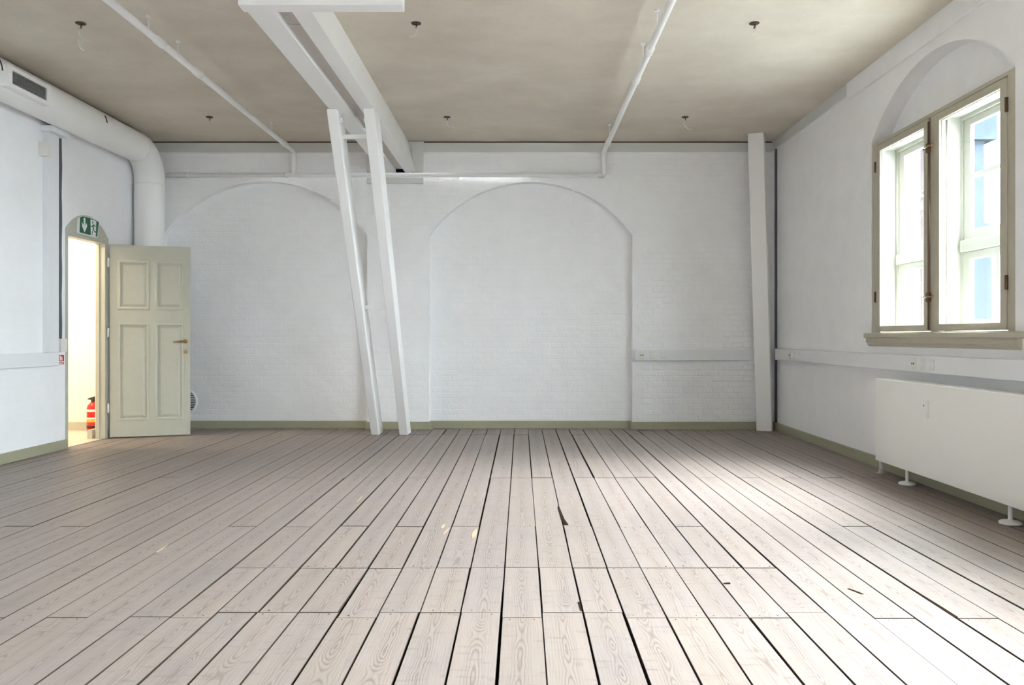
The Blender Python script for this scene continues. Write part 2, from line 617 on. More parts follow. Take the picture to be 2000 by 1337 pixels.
def plank_mesh(mb, xa0, xb0, xa1, xb1, y0, y1, dz=0.0, th=0.034):
    """board with tapering sides and eased top edges (x at y0 and y1)"""
    e = 0.0013
    z1, z0 = dz, dz - th
    zc = z1 - e
    i = len(mb.v)
    mb.v += [(xa0, y0, z0), (xb0, y0, z0), (xb1, y1, z0), (xa1, y1, z0),
             (xa0, y0, zc), (xb0, y0, zc), (xb1, y1, zc), (xa1, y1, zc),
             (xa0 + e, y0 + e, z1), (xb0 - e, y0 + e, z1), (xb1 - e, y1 - e, z1), (xa1 + e, y1 - e, z1)]
    for a in ((0, 1, 5, 4), (1, 2, 6, 5), (2, 3, 7, 6), (3, 0, 4, 7),
              (4, 5, 9, 8), (5, 6, 10, 9), (6, 7, 11, 10), (7, 4, 8, 11), (8, 9, 10, 11), (3, 2, 1, 0)):
        mb.f.append(tuple(i + k for k in a))

def gap():
    r = random.random()
    return 0.002 if r < 0.2 else (0.005 if r < 0.55 else (0.008 if r < 0.86 else 0.013))

k0 = int(math.floor((XL - 0.083) / GAP))
k1 = int(math.ceil((XR - 0.083) / GAP))
far_end = YN - 0.012
nails = MB()
far_planks = MB()
edge_gap = {}
for k in range(k0, k1):
    xa, xb = 0.083 + k * GAP, 0.083 + (k + 1) * GAP
    xa, xb = max(xa, XL + 0.001), min(xb, XR - 0.001)
    if xb - xa < 0.02:
        continue
    xm = (xa + xb) / 2
    end = far_end if (-4.27 < xm < -1.85 or -1.09 < xm < 1.32) else YB - 0.004
    par = k % 2
    js = []
    if random.random() < 0.9:
        js.append(8.965 + random.uniform(-0.006, 0.006))
    if (par == 0) != (random.random() < 0.12):
        js.append(6.22 + random.uniform(-0.01, 0.01))
    if (par == 1) != (random.random() < 0.15):
        js.append(4.62 + random.uniform(-0.01, 0.01))
    if -1.35 < xm < 1.25:
        js.append(3.79 + random.uniform(-0.008, 0.008))
        js.append(random.choice((3.175, 3.175, 3.115)))
    elif par == 0:
        js.append(3.115 + random.uniform(-0.01, 0.01))
    if random.random() < 0.5:
        js.append(1.9)
    else:
        js.append(1.2)
    js = sorted(js)
    ys = js + [end]
    for y0, y1 in zip(ys[:-1], ys[1:]):
        jg = random.choice((0.0008, 0.0012, 0.002, 0.003, 0.004))
        g = [gap() / 2 * (0.45 if xm < -1.6 else (0.75 if xm > 1.9 else 1.0)) for _ in range(2)]
        t = [random.uniform(-0.0018, 0.0018) for _ in range(2)]
        mb = MB()
        plank_mesh(mb, xa + max(0.0004, g[0] + t[0]), xb - max(0.0004, g[1] + t[1]),
                   xa + max(0.0004, g[0] - t[0]), xb - max(0.0004, g[1] - t[1]),
                   y0 + jg, y1 - jg, random.uniform(-0.0022, 0.0))
        mb.build('plank', 'plank', floor, origin=((xa + xb) / 2, (y0 + y1) / 2, 0))
        if y0 < 5 and random.random() < 0.9:
            for yy in (y0 + 0.022, y1 - 0.022):
                if yy > 6:
                    continue
                for xx in (xa + random.uniform(0.025, 0.05), xb - random.uniform(0.025, 0.05)):
                    if random.random() < 0.55:
                        r = random.uniform(0.0025, 0.005)
                        nails.poly([(xx + r * math.cos(w) , yy + 1.3 * r * math.sin(w), 0.0006) for w in (0, 1.05, 2.1, 3.14, 4.19, 5.24)])
    yn = js[0]
    plank_mesh(far_planks, xa + 0.002, xb - 0.002, xa + 0.002, xb - 0.002, YF, yn - 0.001)
fp = far_planks.build('planking', 'plank', floor)
fp['kind'] = 'stuff'
nh = nails.build('nail_holes', 'nail', floor)
nh['kind'] = 'stuff'
for (x, y, w, ln, rot) in ((-0.455, 4.62, 0.016, 0.10, 0.1), (-0.425, 4.50, 0.010, 0.16, 0.12), (-0.262, 4.45, 0.020, 0.22, 0.05),
                           (-1.87, 4.13, 0.012, 0.14, -0.05), (-1.10, 5.40, 0.006, 0.20, 0.0)):
    mb = MB()
    n = 9
    lf, rt = [], []
    for j in range(n):
        s = j / (n - 1)
        hw = w * (0.15 + math.sin(math.pi * s)) * random.uniform(0.55, 1.0) * 0.6
        yy = (s - 0.5) * ln
        lf.append((x - hw + rot * yy, y + yy))
        rt.append((x + hw + rot * yy, y + yy))
    mb.prism(lf + rt[::-1], lambda u, v, d: (u, v, d), -0.001, 0.0015)
    mb.build('splinter', 'raw', floor)

# broken-out edges of single boards beside the joints
for pts in ([(0.236, 5.15), (0.247, 5.14), (0.262, 4.80), (0.277, 4.655), (0.250, 4.65), (0.243, 4.80)],
            [(1.705, 3.55), (1.711, 3.53), (1.716, 3.28), (1.718, 3.12), (1.700, 3.12), (1.702, 3.30)],
            [(1.425, 3.47), (1.437, 3.475), (1.468, 3.40), (1.455, 3.395)],
            [(0.905, 3.555), (0.935, 3.56), (0.935, 3.545), (0.908, 3.54)],
            [(0.235, 3.30), (0.243, 3.30), (0.246, 3.19), (0.238, 3.19)]):
    MB().prism(pts, lambda u, v, d: (u, v, d), -0.02, 0.0008).build('broken_edge', 'nail', floor)

# ------------------------------------------------------------------ ceiling
mb = MB().box(XL - 0.2, XR + WT, YF - WT, YB + 0.4, ZC, ZC + 0.15)
ceil = tag(mb.build('ceiling', 'ceil'), 'stained grey-brown bare plaster ceiling', 'ceiling', kind='structure')

# ------------------------------------------------------------------ back wall with two blind arches
NICHES = [(-4.277, -1.839, 0.0, 2.322, 0.635), (-1.10, 1.326, 0.0, 2.315, 0.635)]
mb = MB()
arch_wall(mb, XL - 0.16, XR + WT, -0.1, ZC + 0.1, [(a, b, -0.1, zs, r) for a, b, zb, zs, r in NICHES], fB, 0.40)
wb = tag(mb.build('wall_back', 'wall_b'), 'white painted brick back wall with two blind arches', 'wall', kind='structure')
for a, b, zb, zs, r in NICHES:
    MB().prism(arch_poly(a - 0.002, b + 0.002, -0.1, zs, r), fB, YN - YB, YN - YB + 0.12).build('niche_panel', 'wall_b', wb)

def in_niche(x0, x1, z1, mg):
    for a, b, zb, zs, r in NICHES:
        if x0 > a + mg and x1 < b - mg:
            return z1 < min(arch_z(x0, a, b, zs, r), arch_z(x1, a, b, zs, r)) - mg
    return False
def out_niche(x0, x1, z1, mg):
    for a, b, zb, zs, r in NICHES:
        if x1 > a - mg and x0 < b + mg:
            m = max(arch_z(min(max(x, a), b), a, b, zs, r) for x in (x0, x1, (x0 + x1) / 2, min(max((a + b) / 2, x0), x1)))
            if z1 < m + mg:
                return False
    return True

def brick_geo(mb, cx, y, cz, w, h, proud, rng):
    s = [rng.uniform(0.003, 0.0075) for _ in range(4)]
    hw, hh = w / 2, h / 2
    base = [(cx - hw, cz - hh), (cx + hw, cz - hh), (cx + hw, cz + hh), (cx - hw, cz + hh)]
    top = [(cx - hw + s[0], cz - hh + s[1]), (cx + hw - s[2], cz - hh + s[1]), (cx + hw - s[2], cz + hh - s[3]), (cx - hw + s[0], cz + hh - s[3])]
    i = len(mb.v)
    mb.v += [(p[0], y, p[1]) for p in base] + [(p[0], y - proud * rng.uniform(0.7, 1.2), p[1]) for p in top]
    for k in range(4):
        q = (k + 1) % 4
        mb.f.append((i + k, i + q, i + 4 + q, i + 4 + k))
    mb.f.append((i + 4, i + 5, i + 6, i + 7))

rngb = random.Random(5)
COURSE = 0.0667
variants = {}
for wn, wv in (('s', 0.226), ('h', 0.107)):
    for j in range(4):
        q = MB()
        brick_geo(q, 0, 0, 0, wv, 0.057, 0.0032, rngb)
        me = bpy.data.meshes.new('brick')
        me.from_pydata(q.v, [], q.f)
        me.materials.append(M['wall_b'])
        variants[wn, j] = me
stuff = MB()
n_single = 0
row = 0
z = 0.10
while z < 3.27:
    header = row % 2 == 1
    pitch = 0.12 if header else 0.24
    x = XL + (0.06 if header else (0.12 if row % 4 == 0 else 0.0))
    while x < XR:
        w = pitch - 0.013
        cx, cz = x + pitch / 2 + rngb.uniform(-0.003, 0.003), z + COURSE / 2 + rngb.uniform(-0.002, 0.002)
        x0, x1, z1 = cx - w / 2, cx + w / 2, cz + 0.0285
        x += pitch
        if x0 < XL + 0.02 or x1 > XR - 0.02:
            continue
        if rngb.random() < 0.22:
            continue
        if in_niche(x0, x1, z1, 0.012):
            y = YN
        elif out_niche(x0, x1, z1, 0.03):
            y = YB
        else:
            continue
        if x0 > 1.34 and cz < 2.2 and n_single < 300:
            o = bpy.data.objects.new('brick', variants['h' if header else 's', rngb.randrange(4)])
            C.objects.link(o)
            o.parent = wb
            o.location = (cx, y, cz)
            o.rotation_euler = (0, rngb.uniform(-0.012, 0.012), 0)
            n_single += 1
        else:
            brick_geo(stuff, cx, y, cz, w, 0.057, 0.0015, rngb)
    z += COURSE
    row += 1
so = stuff.build('brickwork', 'wall_b', wb)
so['kind'] = 'stuff'

# boards and timber bearings at the top of the back wall
tb = tag(empty('trim_1', (0, YB, 3.29)), 'grey-white timber wall plate running along top of the back wall', 'trim', kind='structure')
MB().box(XL, -1.72, YB - 0.014, YB + 0.01, 3.298, 3.414).build('board', 'board', tb, 0.003)
MB().box(-1.30, XR - 0.02, YB - 0.014, YB + 0.01, 3.303, 3.414).build('board', 'board', tb, 0.003)
MB().box(XL, -1.72, YB - 0.02, YB + 0.01, 3.286, 3.298).build('lip', 'white', tb, 0.003)
MB().box(-1.16, XR - 0.02, YB - 0.02, YB + 0.01, 3.289, 3.303).build('lip', 'white', tb, 0.003)
MB().box(XL, -1.72, YB - 0.009, YB + 0.005, 3.414, ZC).build('painted_shadow_line', 'hole', tb)  # solid dark strip, paints the shadow line where wall meets ceiling
MB().box(-1.16, XR - 0.03, YB - 0.009, YB + 0.005, 3.414, ZC).build('painted_shadow_line', 'hole', tb)
bb = tag(empty('beam_bearing', (-1.5, YB, 2.92)), 'white timber bearing block under the beam end at the back wall', 'beam bearing')
MB().box(-1.30, -1.165, YB - 0.05, YB + 0.01, 3.055, 3.412).build('post', 'board', bb, 0.004)
MB().box(-1.835, -1.70, YB - 0.05, YB + 0.01, 3.055, 3.412).build('post', 'board', bb, 0.004)
MB().box(-1.835, -1.165, YB - 0.04, YB + 0.01, 2.925, 2.995).build('pad', 'board', bb, 0.004)

# ------------------------------------------------------------------ right wall with windows
mb = MB()
ops = [(WIN_YC + i * WIN_STEP - WIN_HALF, WIN_YC + i * WIN_STEP + WIN_HALF, WIN_ZB, WIN_ZS, WIN_RISE) for i in range(N_WIN)]
arch_wall(mb, YF - WT, YB + 0.4, -0.1, ZC + 0.1, ops, fR, WT)
wr = tag(mb.build('wall_right', 'wall_r'), 'white plastered right wall with deep arched window recess', 'wall', kind='structure')
for i in range(N_WIN):
    yc = WIN_YC + i * WIN_STEP
    pts = [(u, z) for u, z in arch_poly(yc - WIN_HALF, yc + WIN_HALF, 2.745, WIN_ZS, WIN_RISE)]
    MB().prism(pts, fR, 0.15, WT).build('arch_panel', 'wall_r', wr)
# plaster band along the ceiling, with the timber board showing where it is broken off
mb = MB()
mb.box(XR - 0.03, XR + 0.01, YF, 7.30, 3.275, ZC + 0.02)
tr2 = tag(mb.build('trim_2', 'wall_r', bevel=0.008), 'white plaster band along ceiling above the arched window', 'trim', kind='structure')
mb = MB().box(XR - 0.022, XR + 0.01, 7.30, YB, 3.325, ZC + 0.005)
tag(mb.build('trim_3', 'board', bevel=0.003), 'grey-white timber board at ceiling in the right back corner', 'trim', kind='structure')

# wall behind the camera
mb = MB()
arch_wall(mb, XL - 0.16, XR + WT, -0.1, ZC + 0.1, [], fF, WT)
tag(mb.build('wall_front', 'wall_r'), 'plain white wall behind the viewer', 'wall', kind='structure')

# ------------------------------------------------------------------ left wall with arched doorway
D0, D1, DS, DR = 7.83, 8.65, 2.175, 0.185
LT = 0.145
mb = MB()
arch_wall(mb, YF - WT, YB + 0.4, -0.1, ZC + 0.1, [(D0, D1, -0.1, DS, DR)], fL, LT)
wl = tag(mb.build('wall_left', 'wall_l'), 'white painted left wall with arched doorway', 'wall', kind='structure')

# ------------------------------------------------------------------ hall behind the doorway
HX, HY = -7.4, 9.42
tag(MB().box(HX, XL - LT, 5.0, HY + 0.1, -0.12, 0.0).build('floor_hall', 'hallfloor'), 'pale wooden floor of the hall beyond doorway', 'floor', kind='structure')
tag(MB().box(HX, XL - 0.03, D0, D1, -0.1, 0.001).build('door_sill', 'hallfloor'), 'pale wooden threshold in the doorway', 'threshold', kind='structure')
tag(MB().box(HX, XL - LT, HY, HY + 0.12, 0, 2.9).build('wall_hall', 'hall'), 'warm white painted brick wall of the hall beyond doorway', 'wall', kind='structure')
tag(MB().box(HX - 0.12, HX, 5.0, HY + 0.12, 0, 2.9).build('wall_hall_end', 'hall'), 'warm white end wall of hall', 'wall', kind='structure')
tag(MB().box(HX, XL - LT, 4.9, 5.0, 0, 2.9).build('wall_hall_near', 'hall'), 'warm white near wall of hall', 'wall', kind='structure')
tag(MB().box(HX, XL - LT, 4.9, HY + 0.12, 2.9, 3.0).build('ceiling_hall', 'hall'), 'white hall ceiling beyond the doorway', 'ceiling', kind='structure')
mb = MB().box(HX, XL - LT - 0.001, HY - 0.02, HY, 0.0, 0.095)
tag(mb.build('baseboard_hall', 'olive', bevel=0.003), 'olive skirting board along the hall wall', 'baseboard', kind='structure')
mb = MB().box(XL - LT - 0.055, XL - LT, D1 - 0.06, HY - 0.02, 0.0, 0.095)
tag(mb.build('baseboard_hall_corner', 'olive', bevel=0.003), 'short olive skirting board behind the doorway reveal', 'baseboard', kind='structure')
hl = tag(empty('ceiling_lamp', (-5.6, 7.9, 2.9)), 'round opal ceiling lamp in the hall beyond doorway', 'lamp')
MB().lathe([(0.13, 0.0), (0.13, -0.03)], (-5.6, 7.9, 2.9)).build('base', 'white', hl)
MB().lathe([(0.12, -0.03), (0.14, -0.07), (0.12, -0.12), (0.06, -0.15), (0.005, -0.155)], (-5.6, 7.9, 2.9)).build('shade', 'lamp', hl, smooth=True)
L = bpy.data.lights.new('hall_lamp_light', 'POINT')
L.energy = 13
L.color = (1.0, 0.86, 0.66)
L.shadow_soft_size = 0.14
lo = bpy.data.objects.new('hall_lamp_light', L)
C.objects.link(lo)
lo.location = (-5.6, 7.9, 2.55)

# fire extinguisher on the hall floor
ex = tag(empty('fire_extinguisher', (-4.99, 9.25, 0)), 'red fire extinguisher standing in the hall behind doorway', 'extinguisher')
MB().lathe([(0.060, 0.0), (0.066, 0.012), (0.066, 0.27), (0.058, 0.305), (0.03, 0.335), (0.02, 0.345)], (-4.99, 9.25, 0.0), n=24).build('cylinder', 'extred', ex, smooth=True)
MB().lathe([(0.0672, 0.235), (0.0672, 0.262)], (-4.99, 9.25, 0.0), n=24).build('label_band', 'signw', ex)
MB().lathe([(0.0672, 0.15), (0.0672, 0.168)], (-4.99, 9.25, 0.0), n=24).build('label_band', 'signw', ex)
MB().lathe([(0.0674, 0.115), (0.0674, 0.148)], (-4.99, 9.25, 0.0), n=24).build('label', 'yellow', ex)
MB().lathe([(0.0680, 0.045), (0.0680, 0.07)], (-4.99, 9.25, 0.0), n=24).build('strap', 'black', ex)
MB().lathe([(0.022, 0.345), (0.022, 0.375), (0.012, 0.385)], (-4.99, 9.25, 0.0)).build('valve', 'black', ex)
MB().hexa([(-5.05, 9.24, 0.375), (-4.97, 9.24, 0.365), (-4.97, 9.26, 0.365), (-5.05, 9.26, 0.375),
           (-5.05, 9.24, 0.385), (-4.97, 9.24, 0.41), (-4.97, 9.26, 0.41), (-5.05, 9.26, 0.385)]).build('lever', 'black', ex)

# ------------------------------------------------------------------ door
dr = tag(empty('door_1', (XL, 8.63, 0)), 'open olive panelled door with brass handle in an arched frame', 'door', kind='structure')
fr = MB()
fr.box(XL - 0.10, XL + 0.004, D1 - 0.075, D1 + 0.0, 0.0, 2.175)
fr.build('jamb', 'olive', dr, 0.004)
MB().box(XL - 0.10, XL + 0.004, D0, D0 + 0.05, 0.0, 2.175).build('jamb', 'olive', dr, 0.004)
MB().box(XL - 0.085, XL - 0.055, D1 - 0.087, D1 - 0.075, 0.0, 2.11).build('stop', 'olive', dr, 0.002)
MB().prism(arch_poly(D0 + 0.0005, D1 - 0.0005, 2.115, DS - 0.001, DR), fL, 0.006, 0.075).build('arch_board', 'olive', dr)
MB().box(XL - 0.10, XL + 0.006, D0 + 0.05, D1 - 0.075, 2.105, 2.125).build('head', 'olive', dr, 0.002)
# leaf, in its own frame
LW, LH, LTK = 0.805, 2.105, 0.042
ang = math.atan2(0.265, 0.76)
hinge = Vector((XL + 0.03, 8.632, 0.0))
ca, sa = math.cos(ang), math.sin(ang)
def fD(u, z, d):        # u along the leaf, d out of the visible face
    return (hinge.x + u * ca + d * sa, hinge.y + u * sa - d * ca, z)
COLS = ((0.088, 0.372), (0.458, 0.727))
ROWS = ((0.20, 1.245), (1.415, 1.925))
z0d, z1d = 0.012, LH
frame = MB()
zs_ = [z0d, ROWS[0][0], ROWS[0][1], ROWS[1][0], ROWS[1][1], z1d]
us_ = [0.0, COLS[0][0], COLS[0][1], COLS[1][0], COLS[1][1], LW]
verts = {}
def vid(i, j, d):
    key = (i, j, d)
    if key not in verts:
        verts[key] = len(frame.v)
        frame.v.append(fD(us_[i], zs_[j], d))
    return verts[key]
d0_, d1_ = -LTK / 2, LTK / 2
for i in range(5):
    for j in range(5):
        if i in (1, 3) and j in (1, 3):
            for (a, b) in (((i, j), (i + 1, j)), ((i + 1, j), (i + 1, j + 1)), ((i + 1, j + 1), (i, j + 1)), ((i, j + 1), (i, j))):
                frame.f.append((vid(*a, d0_), vid(*b, d0_), vid(*b, d1_), vid(*a, d1_)))
            continue
        for d in (d0_, d1_):
            frame.f.append((vid(i, j, d), vid(i + 1, j, d), vid(i + 1, j + 1, d), vid(i, j + 1, d)))
for j in range(5):
    for i in (0, 5):
        frame.f.append((vid(i, j, d0_), vid(i, j + 1, d0_), vid(i, j + 1, d1_), vid(i, j, d1_)))
for i in range(5):
    for j in (0, 5):
        frame.f.append((vid(i, j, d0_), vid(i + 1, j, d0_), vid(i + 1, j, d1_), vid(i, j, d1_)))
leaf = frame.build('leaf', 'olive', dr)
for (u0, u1) in COLS:
    for (z0, z1) in ROWS:
        p = MB()
        for sgn in (1, -1):
            lv = [(0.0, 0.009), (0.022, 0.009), (0.045, 0.016), (0.051, 0.016)]
            rings = []
            for ins, dd in lv[:3]:
                i0 = len(p.v)
                for (u, z) in ((u0 + ins, z0 + ins), (u1 - ins, z0 + ins), (u1 - ins, z1 - ins), (u0 + ins, z1 - ins)):
                    p.v.append(fD(u, z, sgn * dd))
                rings.append(i0)
            for a, b in zip(rings[:-1], rings[1:]):
                for k in range(4):
                    q = (k + 1) % 4
                    p.f.append((a + k, a + q, b + q, b + k))
            p.f.append(tuple(rings[-1] + k for k in range(4)))
        pn = p.build('panel', 'olive', leaf)
        mo = MB()
        mo.ring((u0 - 0.014, u1 + 0.014, z0 - 0.014, z1 + 0.014), (u0 + 0.014, u1 - 0.014, z0 + 0.014, z1 - 0.014), fD, 0.010, LTK / 2 + 0.004)
        mo.build('moulding', 'olive', leaf, 0.006)
hd = MB()
c0 = (LW - 0.047, 1.052)
hd.tube([fD(c0[0], c0[1], LTK / 2), fD(c0[0], c0[1], LTK / 2 + 0.012)], 0.024, 20)
hd.tube([fD(c0[0], c0[1], LTK / 2 + 0.01), fD(c0[0], c0[1], LTK / 2 + 0.055), fD(c0[0] - 0.012, c0[1], LTK / 2 + 0.064),
         fD(c0[0] - 0.06, c0[1], LTK / 2 + 0.062), fD(c0[0] - 0.115, c0[1] - 0.004, LTK / 2 + 0.056)], [0.012, 0.013, 0.013, 0.010, 0.007], 12)
h = hd.build('door_handle', 'brass', leaf, smooth=True)
h['label'] = 'brass lever handle'
kp = MB().tube([fD(c0[0], 0.935, LTK / 2), fD(c0[0], 0.935, LTK / 2 + 0.008)], 0.021, 20).build('keyhole_plate', 'brass', leaf)
for zz in (0.28, 1.10, 1.86):
    MB().tube([(XL + 0.018, 8.612, zz), (XL + 0.018, 8.612, zz + 0.10)], 0.012, 10).build('hinge', 'plastic2', dr, smooth=True)

# ------------------------------------------------------------------ exit sign and small red sign
def onleft(x, y, X=XL):
    Y = -X * F / (VX - x)
    return (Y, EYE - (y - VY) * Y / F)
sg = tag(empty('exit_sign', (XL, 8.24, 2.15)), 'green emergency exit sign with white arrow above the doorway', 'sign')
crop = lambda x, y: onleft(140 + x / 22.29, 410 + y / 22.29)
def flat(pts, d, mat, name, par, th=0.0012, raw=False):
    P = pts if raw else [crop(*q) for q in pts]
    return MB().prism(P, lambda u, z, dd: (XL + dd, u, z), d, d + th).build(name, mat, par)
flat([(255, 1000), (275, 330), (300, 305), (370, 262), (460, 250), (620, 285), (950, 400), (1120, 480), (1170, 530), (1165, 600), (1075, 1180), (1040, 1205), (1000, 1200)],
     -0.006, 'signw', 'backing', sg, 0.018)
flat([(290, 970), (312, 320), (380, 285), (460, 275), (620, 312), (950, 425), (1100, 500), (1135, 545), (1060, 1140), (1030, 1165)], 0.0121, 'green', 'panel', sg)
flat([(460, 340), (535, 335), (540, 680), (600, 570), (612, 720), (505, 970), (400, 720), (380, 520), (465, 660)], 0.0134, 'signw', 'arrow', sg)
flat([(760, 405), (1010, 480), (985, 1150), (780, 1100)], 0.0134, 'signw', 'doorway_pictogram', sg)
mn = MB()
for part in ([(832 + 22 * math.cos(t) + 20, 540 + 52 * math.sin(t)) for t in [k * 0.524 for k in range(12)]],
             [(770, 690), (830, 690), (850, 640), (900, 618), (945, 650), (975, 740), (950, 745), (925, 690), (895, 670), (905, 780), (925, 890), (1000, 950),
              (1000, 985), (930, 965), (890, 850), (870, 840), (865, 950), (835, 1040), (860, 1100), (835, 1105), (815, 1030), (840, 900), (860, 800), (850, 720), (830, 735), (770, 725)]):
    mn.prism([crop(*q) for q in part], lambda u, z, dd: (XL + dd, u, z), 0.0147, 0.0157)
mn.build('running_figure', 'green', sg)

fs = tag(empty('fire_sign', (XL, 7.72, 0.8)), 'small red fire extinguisher sign at the end of the wall trunking', 'sign')
crop2 = lambda x, y: onleft(70 + x / 16.71, 640 + y / 16.71)
FSX = 0.012
def flat2(pts, d, mat, name):
    return MB().prism([crop2(*q) for q in pts], lambda u, z, dd: (XL + dd, u, z), FSX + d, FSX + d + 0.001).build(name, mat, fs)
MB().prism([crop2(*q) for q in ((650, 872), (890, 872), (892, 1195), (650, 1195))], lambda u, z, dd: (XL + dd, u, z), 0.0, FSX).build('backing', 'signw', fs)
flat2([(658, 880), (882, 880), (880, 1088), (658, 1092)], 0.0, 'red', 'panel')
flat2([(658, 1122), (882, 1122), (882, 1185), (658, 1187)], 0.0, 'red', 'text_strip')
flat2([(732, 905), (768, 905), (772, 1065), (735, 1065)], 0.0012, 'signw', 'extinguisher_pictogram')
flat2([(785, 945), (812, 935), (820, 1000), (822, 1062), (792, 1062)], 0.0012, 'signw', 'hose_pictogram')
flat2([(685, 1142), (845, 1142), (848, 1168), (685, 1168)], 0.0012, 'signw', 'text_line')

# ------------------------------------------------------------------ skirting boards
BH = 0.092
def skirt(name, segs, label):
    root = tag(empty(name, (0, 0, 0)), label, 'baseboard', kind='structure')
    for (x0, x1, y0, y1) in segs:
        MB().box(x0, x1, y0, y1, 0.0, BH).build('board', 'olive_b', root, 0.003)
    return root
n1, n2 = NICHES
skirt('baseboard_back', [(n1[0], n1[1], YN - 0.02, YN + 0.005), (n1[1] - 0.02, n2[0] + 0.02, YB - 0.02, YB + 0.005), (n2[0], n2[1], YN - 0.02, YN + 0.005),
                         (n2[1] - 0.02, XR, YB - 0.02, YB + 0.005), (n1[1] - 0.02, n1[1], YB, YN - 0.02), (n2[0], n2[0] + 0.02, YB, YN - 0.02), (n2[1] - 0.02, n2[1], YB, YN - 0.02)],
      'olive skirting board following the arches of the back wall')
skirt('baseboard_right', [(XR - 0.022, XR + 0.005, YF, YB - 0.02)], 'olive skirting board along the right wall under the radiator')
skirt('baseboard_left', [(XL - 0.005, XL + 0.024, YF, D0 + 0.005), (XL - 0.005, XL + 0.024, D1, 9.1)], 'olive skirting board along the left wall beside the doorway')

